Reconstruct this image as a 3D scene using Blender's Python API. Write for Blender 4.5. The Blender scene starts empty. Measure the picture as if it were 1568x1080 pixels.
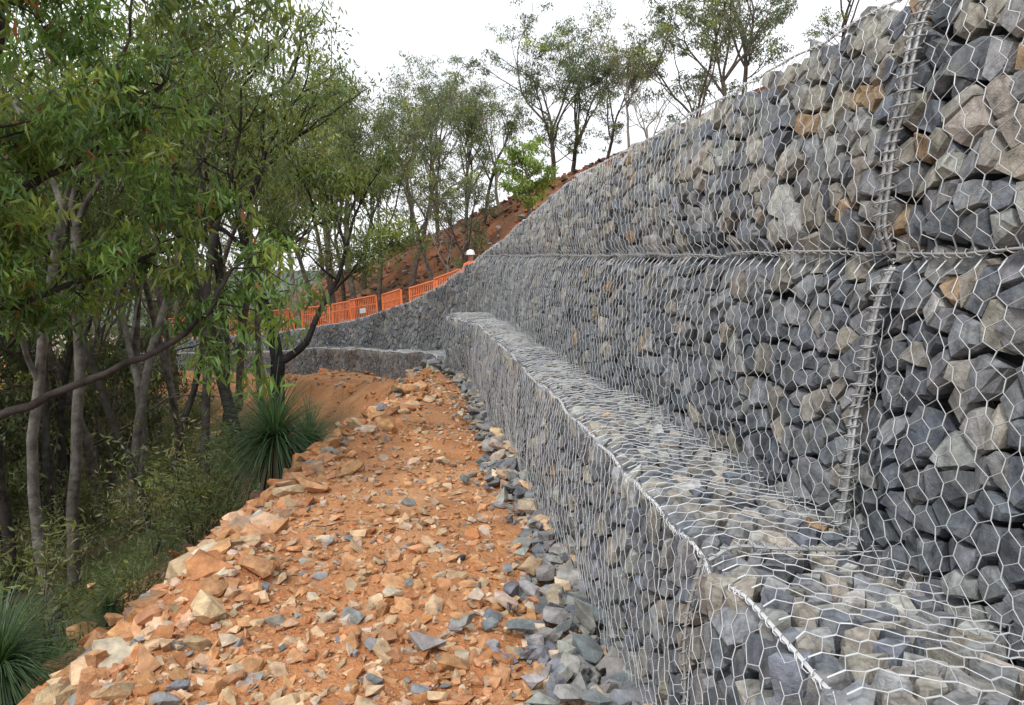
import bpy, math, random, time
import numpy as np
from mathutils import Vector
T0=time.time()
rng=np.random.default_rng(11)
random.seed(11)
sc=bpy.context.scene

# ---------------------------------------------------------------- helpers
def sstep(a,b,x):
    t=np.clip((x-a)/(b-a),0,1); return t*t*(3-2*t)
def _h(ix,iy,s):
    v=np.sin(ix*127.1+iy*311.7+s*74.7)*43758.5453
    return v-np.floor(v)
def vnoise(x,y,s=0):
    x=np.asarray(x,float);y=np.asarray(y,float)
    ix=np.floor(x);iy=np.floor(y);fx=x-ix;fy=y-iy
    fx=fx*fx*(3-2*fx);fy=fy*fy*(3-2*fy)
    return ((_h(ix,iy,s)*(1-fx)+_h(ix+1,iy,s)*fx)*(1-fy)+(_h(ix,iy+1,s)*(1-fx)+_h(ix+1,iy+1,s)*fx)*fy)*2-1
def unit(a):
    return a/np.maximum(np.linalg.norm(a,axis=-1,keepdims=True),1e-9)

class MB:
    def __init__(s): s.V=[];s.F=[];s.C=[];s.n=0
    def add(s,V,F,C,m=0,smooth=False):
        V=np.asarray(V,float).reshape(-1,3);F=np.asarray(F,int)
        C=np.asarray(C,float)
        if C.ndim==1: C=np.tile(C[:3],(len(V),1))
        s.V.append(V);s.F.append((F+s.n,m,smooth));s.C.append(C[:,:3]);s.n+=len(V)
    def mesh(s,name,mats):
        me=bpy.data.meshes.new(name)
        V=np.concatenate(s.V);C=np.concatenate(s.C)
        loops=np.concatenate([f.ravel() for f,_,_ in s.F])
        tot=np.concatenate([np.full(len(f),f.shape[1]) for f,_,_ in s.F])
        mi=np.concatenate([np.full(len(f),m) for f,m,_ in s.F])
        sm=np.concatenate([np.full(len(f),k,bool) for f,_,k in s.F])
        st=np.concatenate([[0],np.cumsum(tot)[:-1]])
        me.vertices.add(len(V));me.vertices.foreach_set('co',V.astype(np.float32).ravel())
        me.loops.add(len(loops));me.loops.foreach_set('vertex_index',loops.astype(np.int32))
        me.polygons.add(len(tot));me.polygons.foreach_set('loop_start',st.astype(np.int32))
        for m in mats: me.materials.append(m)
        me.polygons.foreach_set('material_index',mi.astype(np.int32))
        me.polygons.foreach_set('use_smooth',sm)
        me.update(calc_edges=True)
        ca=me.color_attributes.new(name='Col',type='FLOAT_COLOR',domain='POINT')
        ca.data.foreach_set('color',np.concatenate([C,np.ones((len(C),1))],1).astype(np.float32).ravel())
        me.validate()
        return me
    def obj(s,name,mats,loc=(0,0,0)):
        o=bpy.data.objects.new(name,s.mesh(name,mats));sc.collection.objects.link(o);o.location=loc
        return o

def tubes(mb,P0,P1,r,sides,col,m=0):
    P0=np.asarray(P0,float);P1=np.asarray(P1,float);N=len(P0)
    if N==0:return
    r=np.broadcast_to(np.asarray(r,float),(N,))
    d=unit(P1-P0)
    ref=np.where(np.abs(d[:,2:3])>.9,np.array([[1.,0,0]]),np.array([[0,0,1.]]))
    a=unit(np.cross(d,ref));b=np.cross(d,a)
    ang=np.arange(sides)*2*math.pi/sides
    off=(a[:,None]*np.cos(ang)[None,:,None]+b[:,None]*np.sin(ang)[None,:,None])*r[:,None,None]
    V=np.stack([P0[:,None]+off,P1[:,None]+off],1).reshape(-1,3)
    base=(np.arange(N)*2*sides)[:,None]
    k=np.arange(sides);k2=(k+1)%sides
    F=np.stack([base+k,base+k2,base+sides+k2,base+sides+k],-1).reshape(-1,4)
    mb.add(V,F,col,m,True)
def ptube(mb,P,R,sides,col,m=0):
    P=np.asarray(P,float);n=len(P);R=np.broadcast_to(np.asarray(R,float),(n,))
    t=unit(np.gradient(P,axis=0))
    ref=np.array([.3,1,.1]) if abs(t[:,2]).mean()>.6 else np.array([0,0,1.])
    a=unit(np.cross(t,ref));b=np.cross(t,a)
    ang=np.arange(sides)*2*math.pi/sides
    V=P[:,None]+(a[:,None]*np.cos(ang)[None,:,None]+b[:,None]*np.sin(ang)[None,:,None])*R[:,None,None]
    k=np.arange(sides);k2=(k+1)%sides
    F=[]
    for i in range(n-1):
        F.append(np.stack([i*sides+k,i*sides+k2,(i+1)*sides+k2,(i+1)*sides+k],-1))
    mb.add(V.reshape(-1,3),np.concatenate(F),col,m,True)

# ---------------------------------------------------------------- materials
def newmat(name):
    m=bpy.data.materials.new(name);m.use_nodes=True;nt=m.node_tree
    b=nt.nodes['Principled BSDF'];return m,nt,b
def colmat(name,rough=.9,nscale=18,lo=.65,hi=1.3,bump=.4,bscale=40,bdist=.02,spec=.25,speck=None):
    m,nt,b=newmat(name);N=nt.nodes;L=nt.links
    at=N.new('ShaderNodeAttribute');at.attribute_name='Col'
    tc=N.new('ShaderNodeTexCoord')
    no=N.new('ShaderNodeTexNoise');no.inputs['Scale'].default_value=nscale;no.inputs['Detail'].default_value=3;no.inputs['Roughness'].default_value=.65
    L.new(tc.outputs['Object'],no.inputs['Vector'])
    mr=N.new('ShaderNodeMapRange');mr.inputs[1].default_value=.3;mr.inputs[2].default_value=.7;mr.inputs[3].default_value=lo;mr.inputs[4].default_value=hi
    L.new(no.outputs['Fac'],mr.inputs[0])
    mul=N.new('ShaderNodeVectorMath');mul.operation='SCALE'
    L.new(at.outputs['Color'],mul.inputs[0]);L.new(mr.outputs[0],mul.inputs['Scale'])
    out=mul.outputs[0]
    if speck:
        n3=N.new('ShaderNodeTexNoise');n3.inputs['Scale'].default_value=speck[0];n3.inputs['Detail'].default_value=2
        L.new(tc.outputs['Object'],n3.inputs['Vector'])
        r3=N.new('ShaderNodeMapRange');r3.inputs[1].default_value=.52;r3.inputs[2].default_value=.68;r3.inputs[3].default_value=0;r3.inputs[4].default_value=speck[2]
        L.new(n3.outputs['Fac'],r3.inputs[0])
        mx=N.new('ShaderNodeMix');mx.data_type='RGBA'
        L.new(r3.outputs[0],mx.inputs[0]);L.new(out,mx.inputs[6]);mx.inputs[7].default_value=(*speck[1],1)
        out=mx.outputs[2]
    L.new(out,b.inputs['Base Color'])
    b.inputs['Roughness'].default_value=rough;b.inputs['Specular IOR Level'].default_value=spec
    n2=N.new('ShaderNodeTexNoise');n2.inputs['Scale'].default_value=bscale;n2.inputs['Detail'].default_value=4;n2.inputs['Roughness'].default_value=.72
    L.new(tc.outputs['Object'],n2.inputs['Vector'])
    bp=N.new('ShaderNodeBump');bp.inputs['Strength'].default_value=bump;bp.inputs['Distance'].default_value=bdist
    L.new(n2.outputs['Fac'],bp.inputs['Height']);L.new(bp.outputs[0],b.inputs['Normal'])
    return m
M_stone=colmat('gabion_stone',.8,16,.5,1.45,.8,28,.016,.35,speck=(11,(.30,.285,.25),.35))
M_rub=colmat('rubble_stone',.9,12,.62,1.3,.8,26,.02,.2)
M_ground=colmat('soil',.95,1.6,.75,1.2,1.0,16,.06,.1,speck=(24,(.58,.35,.20),.4))
M_forest=None
M_bark=colmat('bark',.95,7,.45,1.7,.8,25,.02,.1)
M_gapshade,_n,_b=newmat('gap_shade_backing');_b.inputs['Base Color'].default_value=(.02,.02,.02,1);_b.inputs['Roughness'].default_value=1  # near-black backing colour, painted shade for the gaps between stones
M_wire,_n,_b=newmat('galvanised_wire');_b.inputs['Base Color'].default_value=(.68,.69,.70,1);_b.inputs['Roughness'].default_value=.42;_b.inputs['Metallic'].default_value=.2
M_lace,_n,_b=newmat('lacing_wire');_b.inputs['Base Color'].default_value=(.42,.42,.42,1);_b.inputs['Roughness'].default_value=.5;_b.inputs['Metallic'].default_value=.3
def leafmat(name,trans=.3):
    m,nt,b=newmat(name);N=nt.nodes;L=nt.links
    N.remove(b)
    at=N.new('ShaderNodeAttribute');at.attribute_name='Col'
    df=N.new('ShaderNodeBsdfDiffuse');L.new(at.outputs['Color'],df.inputs['Color'])
    gl=N.new('ShaderNodeBsdfGlossy');gl.inputs['Roughness'].default_value=.45;gl.inputs['Color'].default_value=(.9,.95,1,1)
    m0=N.new('ShaderNodeMixShader');m0.inputs[0].default_value=.05
    L.new(df.outputs[0],m0.inputs[1]);L.new(gl.outputs[0],m0.inputs[2])
    tr=N.new('ShaderNodeBsdfTranslucent')
    mul=N.new('ShaderNodeVectorMath');mul.operation='MULTIPLY';mul.inputs[1].default_value=(1.6,1.6,.8)
    L.new(at.outputs['Color'],mul.inputs[0]);L.new(mul.outputs[0],tr.inputs['Color'])
    mx=N.new('ShaderNodeMixShader');mx.inputs[0].default_value=trans
    L.new(m0.outputs[0],mx.inputs[1]);L.new(tr.outputs[0],mx.inputs[2])
    L.new(mx.outputs[0],N['Material Output'].inputs['Surface'])
    return m
M_leaf=leafmat('eucalypt_leaf',.38)
def plain(name,c,rough=.6):
    m,nt,b=newmat(name);N=nt.nodes;L=nt.links
    no=N.new('ShaderNodeTexNoise');no.inputs['Scale'].default_value=9
    mr=N.new('ShaderNodeMapRange');mr.inputs[3].default_value=.8;mr.inputs[4].default_value=1.15;L.new(no.outputs['Fac'],mr.inputs[0])
    mul=N.new('ShaderNodeVectorMath');mul.operation='SCALE';mul.inputs[0].default_value=c;L.new(mr.outputs[0],mul.inputs['Scale'])
    L.new(mul.outputs[0],b.inputs['Base Color']);b.inputs['Roughness'].default_value=rough
    return m

# ---------------------------------------------------------------- paths
def dense(pts,step=.1,win=1.6):
    p=np.array(pts,float);s=np.concatenate([[0],np.cumsum(np.linalg.norm(np.diff(p,axis=0),axis=1))])
    n=int(s[-1]/step);q=np.linspace(0,s[-1],n)
    X=np.interp(q,s,p[:,0]);Y=np.interp(q,s,p[:,1])
    k=int(win/step)|1;ker=np.hanning(k+2)[1:-1];ker/=ker.sum()
    def sm(a):
        h=k//2;b=np.concatenate([a[0]+(np.arange(-h,0))*(a[1]-a[0]),a,a[-1]+np.arange(1,h+1)*(a[-1]-a[-2])])
        return np.convolve(b,ker,'valid')
    X=sm(X);Y=sm(Y)
    s=np.concatenate([[0],np.cumsum(np.hypot(np.diff(X),np.diff(Y)))])
    tx=np.gradient(X);ty=np.gradient(Y);l=np.hypot(tx,ty)
    return dict(s=s,x=X,y=Y,tx=tx/l,ty=ty/l)
Upts=[(1.7,-4),(1.68,0),(1.66,2),(1.65,4),(1.6,6.7),(1.55,10),(1.5,13.5),(1.45,15.5),(1.25,17.3),(.9,19),(.2,21.8),(-1.4,25.7),(-4.8,31.5),(-8,35),(-13,39)]
U=dense(Upts,win=2.4)
Opts=[(1.0,-4),(1.03,0),(1.05,2.7),(1.09,4.7),(1.14,8),(1.14,11),(1.08,12.6),(.75,14.2)]
O=dense(Opts,win=1.0)
def at(P,u):
    return [np.interp(u,P['s'],P[k]) for k in ('x','y','tx','ty')]
def topf(y): return np.interp(y,[-4,3.2,4.9,8.4,10.9,13.5,15.8,17.5,19,22,26,32,36,40],[1.05,1.04,.98,.87,.6,.28,.07,-.25,-.66,-1.3,-2.1,-3.05,-3.6,-4.2])
def basef(y): return np.interp(y,[-4,2.3,5.2,9.9,13,15,17,19,22.5,30,36,40],[-2.1,-2.05,-2.0,-2.18,-2.08,-2.35,-2.8,-3.1,-3.5,-4.4,-5.0,-5.4])
def led2(y): return np.interp(y,[14,17,19,23,27,30,36,40],[-1.85,-2.08,-2.32,-2.7,-3.04,-3.5,-4.2,-4.7])
def widf(y): return np.interp(y,[-4,0,4.5,6.7,8.1,9.7,11.6,13.5,15,17,19,22,26,30,34,40],[2.9,2.7,2.45,2.1,1.9,1.5,1.0,.65,.9,1.9,3,3.3,2.6,1.4,.9,.8])

# ---------------------------------------------------------------- terrain height
Wd=dense(Upts+[(-22,44),(-60,60),(-400,160)],step=.5,win=2.5)
def terrain(x,y,full=False):
    x=np.atleast_1d(np.asarray(x,float));y=np.atleast_1d(np.asarray(y,float))
    out=[]
    sel=np.concatenate([np.arange(0,130),np.arange(130,len(Wd['x']),12)])
    wx=Wd['x'][sel];wy=Wd['y'][sel];tx=Wd['tx'][sel];ty=Wd['ty'][sel]
    tp=topf(np.minimum(wy,40));bs=basef(np.minimum(wy,40));wd=widf(np.minimum(wy,40))
    for i in range(0,len(x),20000):
        X=x[i:i+20000];Y=y[i:i+20000]
        dx=X[:,None]-wx;dy=Y[:,None]-wy
        D=np.hypot(dx,dy);k=D.argmin(1);dm=D[np.arange(len(X)),k]
        W=np.exp(-(D-dm[:,None])/(.15+.22*dm[:,None]));W/=W.sum(1,keepdims=True)
        ar=np.arange(len(X))
        perp=dx[ar,k]*ty[k]-dy[ar,k]*tx[k]
        sg=np.where(perp>0,1,-1)
        dd=np.where(dm<1.5,perp,dm*sg)
        out.append(np.stack([dd,W@tp,W@bs,W@wd],1))
    A=np.concatenate(out);d,tp,bs,wd=A.T
    run=-d-.6
    e=np.maximum(run-wd,0)
    down=bs+.10*np.sin(np.pi*np.clip(run/np.maximum(wd,.1),0,1))-(3.3*(1-np.exp(-e*.72/3.3))+.07*np.minimum(e,40))
    am=sstep(.3,3,e)
    down=down+vnoise(x*1.1,y*1.1,1)*(.04+.12*am)+vnoise(x*3.1,y*3.1,2)*(.025+.05*am)+vnoise(x*9,y*9,3)*(.014+.01*am)+vnoise(x*21,y*21,7)*.006
    down+= .10*np.exp(-((run-wd+.15)/.35)**2)*(1+vnoise(x*2,y*2,8))*(y<14)
    # earth mound in front of the far tier
    down+= .32*np.exp(-(((x+2.4)/1.7)**2+((y-20.0)/2.3)**2))*(1+.3*vnoise(x*1.5,y*1.5,9))
    hill=np.clip(.42*x+.6,-6,13)+vnoise(x*.35,y*.35,4)*.35+vnoise(x*1.3,y*1.3,5)*.14+vnoise(x*3,y*3,6)*.09
    hill=hill-np.clip(y-60,0,120)*.10
    up=tp-.12+(hill-tp+.12)*sstep(6,24,d)
    h=down+(up-down)*sstep(.5,.85,d)
    if full: return h,d,e,run,wd
    return h
def H1(x,y): return float(terrain([x],[y])[0])

xs=np.unique(np.concatenate([-30-np.geomspace(.5,400,16)[::-1],np.arange(-30,-4,.35),np.arange(-4,2.3,.05),np.arange(2.3,20,.35),20+np.geomspace(.4,400,16)]))
ys=np.unique(np.concatenate([-4-np.geomspace(.5,300,10)[::-1],np.arange(-4,0,.25),np.arange(0,8,.05),np.arange(8,16,.1),np.arange(16,45,.25),np.arange(45,90,.6),90+np.geomspace(1,900,14)]))
X,Y=np.meshgrid(xs,ys);nx=len(xs);ny=len(ys)
h,d,e,run,wd=terrain(X.ravel(),Y.ravel(),True)
xf=X.ravel();yf=Y.ravel()
def mixc(a,b,t): return a*(1-t[:,None])+b*t[:,None]
soil=np.tile([.58,.285,.135],(len(xf),1))
col=mixc(soil,np.array([.46,.185,.075]),np.clip(.4+.65*vnoise(xf*.9,yf*.9,20),0,1)*.7)
col=mixc(col,np.array([.60,.38,.22]),np.clip(vnoise(xf*2.1,yf*2.1,26),0,1)*.5)
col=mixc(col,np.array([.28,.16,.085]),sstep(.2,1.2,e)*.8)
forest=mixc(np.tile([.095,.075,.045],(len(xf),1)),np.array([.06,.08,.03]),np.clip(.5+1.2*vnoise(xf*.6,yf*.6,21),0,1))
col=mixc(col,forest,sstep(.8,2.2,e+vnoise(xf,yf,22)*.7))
hillc=mixc(np.tile([.24,.095,.05],(len(xf),1)),np.array([.09,.06,.04]),np.clip(.3+vnoise(xf*.8,yf*.8,23),0,1))
hillc=mixc(hillc,np.array([.34,.16,.085]),np.clip(vnoise(xf*1.7,yf*1.7,24),0,1))
road=np.tile([.50,.43,.34],(len(xf),1))
upc=mixc(road,hillc,sstep(3.3,4.6,d+.4*vnoise(xf,yf,27)))
upc=mixc(upc,forest,sstep(-6,-9,xf+vnoise(xf*.3,yf*.3,28)*2)*sstep(3.4,4.6,d))
col=mixc(col,upc,sstep(.4,.6,d))
far=sstep(80,160,yf)
col=mixc(col,np.array([.10,.12,.10]),far)
mb=MB()
i=np.arange(ny-1)[:,None]*nx+np.arange(nx-1)[None]
F=np.stack([i,i+1,i+nx+1,i+nx],-1).reshape(-1,4)
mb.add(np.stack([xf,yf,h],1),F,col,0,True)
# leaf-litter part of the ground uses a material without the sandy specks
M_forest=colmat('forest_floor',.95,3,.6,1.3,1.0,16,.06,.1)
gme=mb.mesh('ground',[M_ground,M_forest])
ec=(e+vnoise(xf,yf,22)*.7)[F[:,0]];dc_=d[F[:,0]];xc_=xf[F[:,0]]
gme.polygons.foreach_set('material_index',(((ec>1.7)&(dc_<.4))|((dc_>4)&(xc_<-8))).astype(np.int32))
go=bpy.data.objects.new('ground',gme);sc.collection.objects.link(go)
print('terrain',time.time()-T0)

# ---------------------------------------------------------------- gabion faces
def bulge(u,v,k=0):
    return .022*vnoise(u*1.3+k,v*1.6,30)+.012*vnoise(u*4+k,v*4,31)
def mapU(u,v,dd):   # v = height
    x,y,tx,ty=at(U,u);nxx,nyy=-ty,tx
    pin=-.04*np.exp(-(v/.055)**2)*(y<16)-.035*np.exp(-(((u-SV+1)%2-1)/.06)**2)
    lean=.17*(v+1.05)-pin-bulge(u,v)-.05*np.sin(np.clip((v+1.05)/1.05,0,1)*np.pi)-.05*np.sin(np.clip(v/1.0,0,1)*np.pi)
    o=dd-lean
    return np.stack([x+nxx*o,y+nyy*o,v+dd*.15],-1)
SV=float(np.interp(2.72,U['y'],U['s']))
SO=float(np.interp(2.56,O['y'],O['s']))
def ledgedip(u): return -.03*np.exp(-(((u-SO+1)%2-1)/.05)**2)
def mapLtop(u,v,dd):
    x,y,tx,ty=at(O,u);nxx,nyy=-ty,tx
    return np.stack([x-nxx*v,y-nyy*v,-1.05+bulge(u,v,5)*1.2+ledgedip(u)-.03*np.exp(-(v/.05)**2)+dd],-1)
def mapLface(u,v,dd):
    x,y,tx,ty=at(O,u);nxx,nyy=-ty,tx
    o=dd-.05*(v+1.05)+bulge(u,v,9)*1.3+.05*np.sin(np.clip((v+2.05),0,1)*np.pi)-.03*np.exp(-(((u-SO+1)%2-1)/.05)**2)
    return np.stack([x+nxx*o,y+nyy*o,v+0*dd],-1)
def mapCap(u,v,dd):
    return np.stack([.78+u*.985,14.2+.17*u+dd,v+0*dd],-1)
def mapT(u,w,dd):
    x,y,tx,ty=at(U,u);nxx,nyy=-ty,tx;t=topf(y)
    o=-(.17*(t+1.05)+w)
    return np.stack([x+nxx*o,y+nyy*o,t+bulge(u,w,13)+dd],-1)
def mapF2top(u,v,dd):
    x,y,tx,ty=at(U,u);nxx,nyy=-ty,tx
    o=.75+.15-v
    return np.stack([x+nxx*o,y+nyy*o,led2(y)+bulge(u,v,17)+dd],-1)
def mapF2(u,v,dd):
    x,y,tx,ty=at(U,u);nxx,nyy=-ty,tx
    o=.9+dd+bulge(u,v,19)
    return np.stack([x+nxx*o,y+nyy*o,v+0*dd],-1)

def cells(u0,u1,v0,v1,a,drop=.27,keep=None):
    pts=[];r=0;v=v0-a;b=a*.93
    while v<v1+a:
        us=np.arange(u0-a,u1+a,b)+(b/2 if r%2 else 0)
        for u in us:
            if rng.random()<drop: continue
            pts.append((u+rng.uniform(-.47,.47)*b,v+rng.uniform(-.45,.45)*b))
        v+=b*.84;r+=1
    g={}
    for i,(x,y) in enumerate(pts): g.setdefault((int(x//(1.7*a)),int(y//(1.7*a))),[]).append(i)
    res=[]
    oct_=[(math.cos(t)*1.2*a,math.sin(t)*1.2*a) for t in np.arange(8)*math.pi/4+.3]
    P=np.array(pts);kp=keep(P[:,0],P[:,1])
    for i,(x,y) in enumerate(pts):
        if not kp[i]: continue
        gx=int(x//(1.7*a));gy=int(y//(1.7*a))
        nb=[]
        for ax in (-1,0,1):
            for ay in (-1,0,1):
                for j in g.get((gx+ax,gy+ay),()):
                    if j!=i:
                        dx=pts[j][0]-x;dy=pts[j][1]-y;l=math.hypot(dx,dy)
                        if l<2.4*a and l>1e-6: nb.append((l,dx/l,dy/l))
        nb.sort();poly=oct_
        for l,nx_,ny_ in nb:
            hh=l/2;out=[];n=len(poly)
            dv=[p[0]*nx_+p[1]*ny_-hh for p in poly]
            if max(dv)<=0: continue
            for k in range(n):
                p=poly[k];q=poly[(k+1)%n];dp=dv[k];dq=dv[(k+1)%n]
                if dp<=0: out.append(p)
                if dp*dq<0:
                    t=dp/(dp-dq);out.append((p[0]+(q[0]-p[0])*t,p[1]+(q[1]-p[1])*t))
            poly=out
            if len(poly)<3:break
        if len(poly)<3: continue
        o=[poly[0]]
        for p in poly[1:]:
            if math.hypot(p[0]-o[-1][0],p[1]-o[-1][1])>.2*a:o.append(p)
        if len(o)>3 and math.hypot(o[0][0]-o[-1][0],o[0][1]-o[-1][1])<.2*a:o.pop()
        if len(o)<3: continue
        res.append((x,y,np.array(o)))
    return res

GB=(.132,.146,.168);GM=(.212,.217,.228);TG=(.295,.272,.235);BR=(.32,.22,.13);LG=(.335,.335,.32)
def pick(warm,br):
    r=rng.random()
    if r<br: c=np.array(BR)
    elif r<br+warm*.5: c=np.array(TG)
    elif r<br+warm*.85: c=np.array(LG)
    elif r<br+warm*.85+(1-warm*.85-br)*.45: c=np.array(GM)
    else: c=np.array(GB)
    return c*rng.uniform(.72,1.25)*np.array([rng.uniform(.96,1.04),1,rng.uniform(.95,1.05)])

def rocks(mb,mp,u0,u1,v0,v1,vlo,vhi,a,colf,rough=1.0,pad=.03):
    kp=lambda u,v:(v>vlo(u)+pad*.3)&(v<vhi(u)-pad)&(u>u0)&(u<u1)
    cs=cells(u0,u1,v0,v1,a,keep=kp)
    UU=[];VV=[];DD=[];CC=[];FF=[];n0=0
    for (x,y,pl) in cs:
        n=len(pl)
        off=-abs(rng.normal(0,.011))*rough
        if rng.random()<.08: off-=.03
        ti=rng.normal(0,.17*rough,2)
        r0=pl*.62;r1=pl*(.90+rng.uniform(-.05,.03))*rng.uniform(.92,1.04,(n,1))
        sc2=rng.uniform(.64,.9,(n,1));cen=rng.normal(0,.05*a,2)
        r2=pl*np.minimum(sc2,.86)+cen
        d2=np.minimum(off+r2@ti+rng.normal(0,.005,n)*rough,.022)
        d1=np.minimum(off-.026*rough+(r1@ti)*.8-rng.uniform(.0,.022,n),d2-.005)
        c=colf(x,y)
        c2=rng.normal(0,.18*a,2)
        dc=min(off+float((cen+c2)@ti)+rng.uniform(0,.010),.024)
        L=np.concatenate([r0,r1,r2,(cen+c2)[None]])
        UU.append(x+L[:,0]);VV.append(y+L[:,1]);DD.append(np.concatenate([np.full(n,-.15),d1,d2,[dc]]))
        CC.append(np.tile(c,(3*n+1,1)))
        k=np.arange(n);k2=(k+1)%n
        f=[]
        for s in (0,n):
            f.append(np.stack([s+k,s+k2,s+n+k2],1));f.append(np.stack([s+k,s+n+k2,s+n+k],1))
        f.append(np.stack([2*n+k,2*n+k2,np.full(n,3*n)],1))
        FF.append(np.concatenate(f)+n0);n0+=3*n+1
    V=mp(np.concatenate(UU),np.concatenate(VV),np.concatenate(DD))
    mb.add(V,np.concatenate(FF),np.concatenate(CC),0,False)
    return len(cs)

def wire(mb,mp,u0,u1,v0,v1,vlo,vhi,off=.03,W=.096,t=.037,g=.032,r=.0019,sides=3):
    rows=int((v1-v0)/(t+g))+2;cols=int((u1-u0)/W)+2
    J,I=np.meshgrid(np.arange(rows),np.arange(cols),indexing='ij')
    ux=u0+(I+.5*(J%2))*W; vb=v0+J*(t+g); vt=vb+t
    def nd(u,v):
        uu=u+.018*vnoise(u*3,v*3,40)+.011*vnoise(u*23,v*23,41)
        vv=v+.018*vnoise(u*3,v*3,42)+.009*vnoise(u*23,v*23,43)
        vv=np.clip(vv,vlo(uu),vhi(uu))
        return mp(uu,vv,off+.007*vnoise(u*9,v*9,44))
    B=nd(ux,vb);Tt=nd(ux,vt)
    def ok(v,u): return (v>vlo(u)-.03)&(v<vhi(u)+.0)&(u<u1)
    m=ok(vb,ux)
    tubes(mb,B[m],Tt[m],r*1.7,sides,(1,1,1))
    o=J[:-1]%2
    mm=ok(vt,ux)[:-1]
    il=np.where(o==1,I[:-1],I[:-1]-1);ir=il+1
    for ii in (il,ir):
        good=mm&(ii>=0)&(ii<cols)
        jj=J[:-1][good]+1
        tubes(mb,Tt[:-1][good],B[jj,ii[good]],r,sides,(1,1,1))
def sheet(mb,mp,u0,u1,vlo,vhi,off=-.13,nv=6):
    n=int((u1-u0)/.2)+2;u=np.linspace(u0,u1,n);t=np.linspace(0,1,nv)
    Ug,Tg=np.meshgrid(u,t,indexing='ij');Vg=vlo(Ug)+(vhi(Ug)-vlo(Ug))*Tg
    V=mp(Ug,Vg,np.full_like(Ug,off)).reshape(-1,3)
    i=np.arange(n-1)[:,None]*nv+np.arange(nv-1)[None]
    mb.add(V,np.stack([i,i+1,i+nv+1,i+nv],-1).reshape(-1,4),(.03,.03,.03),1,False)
def lacing(mb,P,rc=.0042,rh=.013,pitch=.045,rw=.0026,m=1):
    P=np.asarray(P);s=np.concatenate([[0],np.cumsum(np.linalg.norm(np.diff(P,axis=0),axis=1))])
    q=np.arange(0,s[-1],.008);Q=np.stack([np.interp(q,s,P[:,k]) for k in range(3)],1)
    Q2=Q+np.stack([vnoise(q*7,q*0+k,50) for k in range(3)],1)*.009
    t=unit(np.gradient(Q,axis=0));ref=np.array([1,0,.2]) if abs(t[:,2]).mean()>.5 else np.array([0,0,1.])
    a=unit(np.cross(t,ref));b=np.cross(t,a)
    ph=q/pitch*2*math.pi+vnoise(q*9,q*0,52)*1.5
    hel=Q2+(a*np.cos(ph)[:,None]+b*np.sin(ph)[:,None])*(rh*(1+.4*vnoise(q*13,q*0,51)))[:,None]
    ptube(mb,Q2[::4],rc,4,(1,1,1),m);ptube(mb,hel,rw,3,(1,1,1),m)
    ptube(mb,(Q2+a*.007)[::4],rc*.8,4,(1,1,1),m)

def C0(u): return 0*u
mbR=MB();mbW=MB()
sEnd=U['s'][-1];s14=float(np.interp(14.3,U['y'],U['s']));s13=float(np.interp(12,U['y'],U['s']))
yU=lambda u:np.interp(u,U['s'],U['y'])
top=lambda u:topf(yU(u))
botN=lambda u:np.where(yU(u)<14.4,-1.12,led2(yU(u))-.1)
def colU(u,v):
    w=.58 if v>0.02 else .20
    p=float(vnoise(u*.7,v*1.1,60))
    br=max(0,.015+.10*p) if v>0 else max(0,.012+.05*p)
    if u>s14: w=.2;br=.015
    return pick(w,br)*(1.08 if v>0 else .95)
n=0
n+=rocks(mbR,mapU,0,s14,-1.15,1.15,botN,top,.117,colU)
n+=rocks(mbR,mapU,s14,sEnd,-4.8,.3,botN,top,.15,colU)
sO=O['s'][-1]
n+=rocks(mbR,mapLtop,0,sO,0,.95,C0,lambda u:.95+0*u,.09,lambda u,v:pick(.6,.02)*1.12,1.15,.0)  # ledge top stones lightened, sky light put into their colour
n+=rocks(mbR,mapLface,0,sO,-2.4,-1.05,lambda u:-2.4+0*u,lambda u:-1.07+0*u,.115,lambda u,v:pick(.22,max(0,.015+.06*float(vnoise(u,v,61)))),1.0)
n+=rocks(mbR,mapCap,0,.9,-2.6,-1.05,lambda u:-2.6+0*u,lambda u:-1.07+0*u,.12,lambda u,v:pick(.26,.03))
s9=float(np.interp(8.5,U['y'],U['s']))
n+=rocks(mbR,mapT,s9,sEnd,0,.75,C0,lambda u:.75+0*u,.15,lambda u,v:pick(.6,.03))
s16=float(np.interp(14.5,U['y'],U['s']))
l2=lambda u:led2(yU(u));b2=lambda u:basef(yU(u))-.35
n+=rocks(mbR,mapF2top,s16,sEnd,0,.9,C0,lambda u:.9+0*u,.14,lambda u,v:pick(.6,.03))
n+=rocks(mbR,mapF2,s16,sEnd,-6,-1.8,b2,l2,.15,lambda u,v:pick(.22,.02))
print('rocks',n,time.time()-T0)
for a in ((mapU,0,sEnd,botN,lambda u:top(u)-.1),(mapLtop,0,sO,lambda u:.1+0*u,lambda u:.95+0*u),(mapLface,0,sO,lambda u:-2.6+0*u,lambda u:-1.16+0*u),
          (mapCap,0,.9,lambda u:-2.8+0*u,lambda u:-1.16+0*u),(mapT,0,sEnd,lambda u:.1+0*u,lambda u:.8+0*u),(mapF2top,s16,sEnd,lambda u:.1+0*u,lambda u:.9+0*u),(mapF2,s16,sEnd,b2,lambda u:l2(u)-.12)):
    sheet(mbR,*a)  # dark sheets behind the stones, shade of the gaps put into their colour
wire(mbW,mapU,0,s13,-1.1,1.1,botN,lambda u:top(u)-.02)
wire(mbW,mapU,s13,sEnd,-4.8,.5,botN,lambda u:top(u)-.02,W=.12,t=.048,g=.04,r=.0019)
wire(mbW,mapLtop,0,sO,0,.72,C0,lambda u:.95+0*u,off=.03)
wire(mbW,mapLface,0,sO,-2.3,-1.05,lambda u:-2.4+0*u,lambda u:-1.05+0*u)
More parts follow.
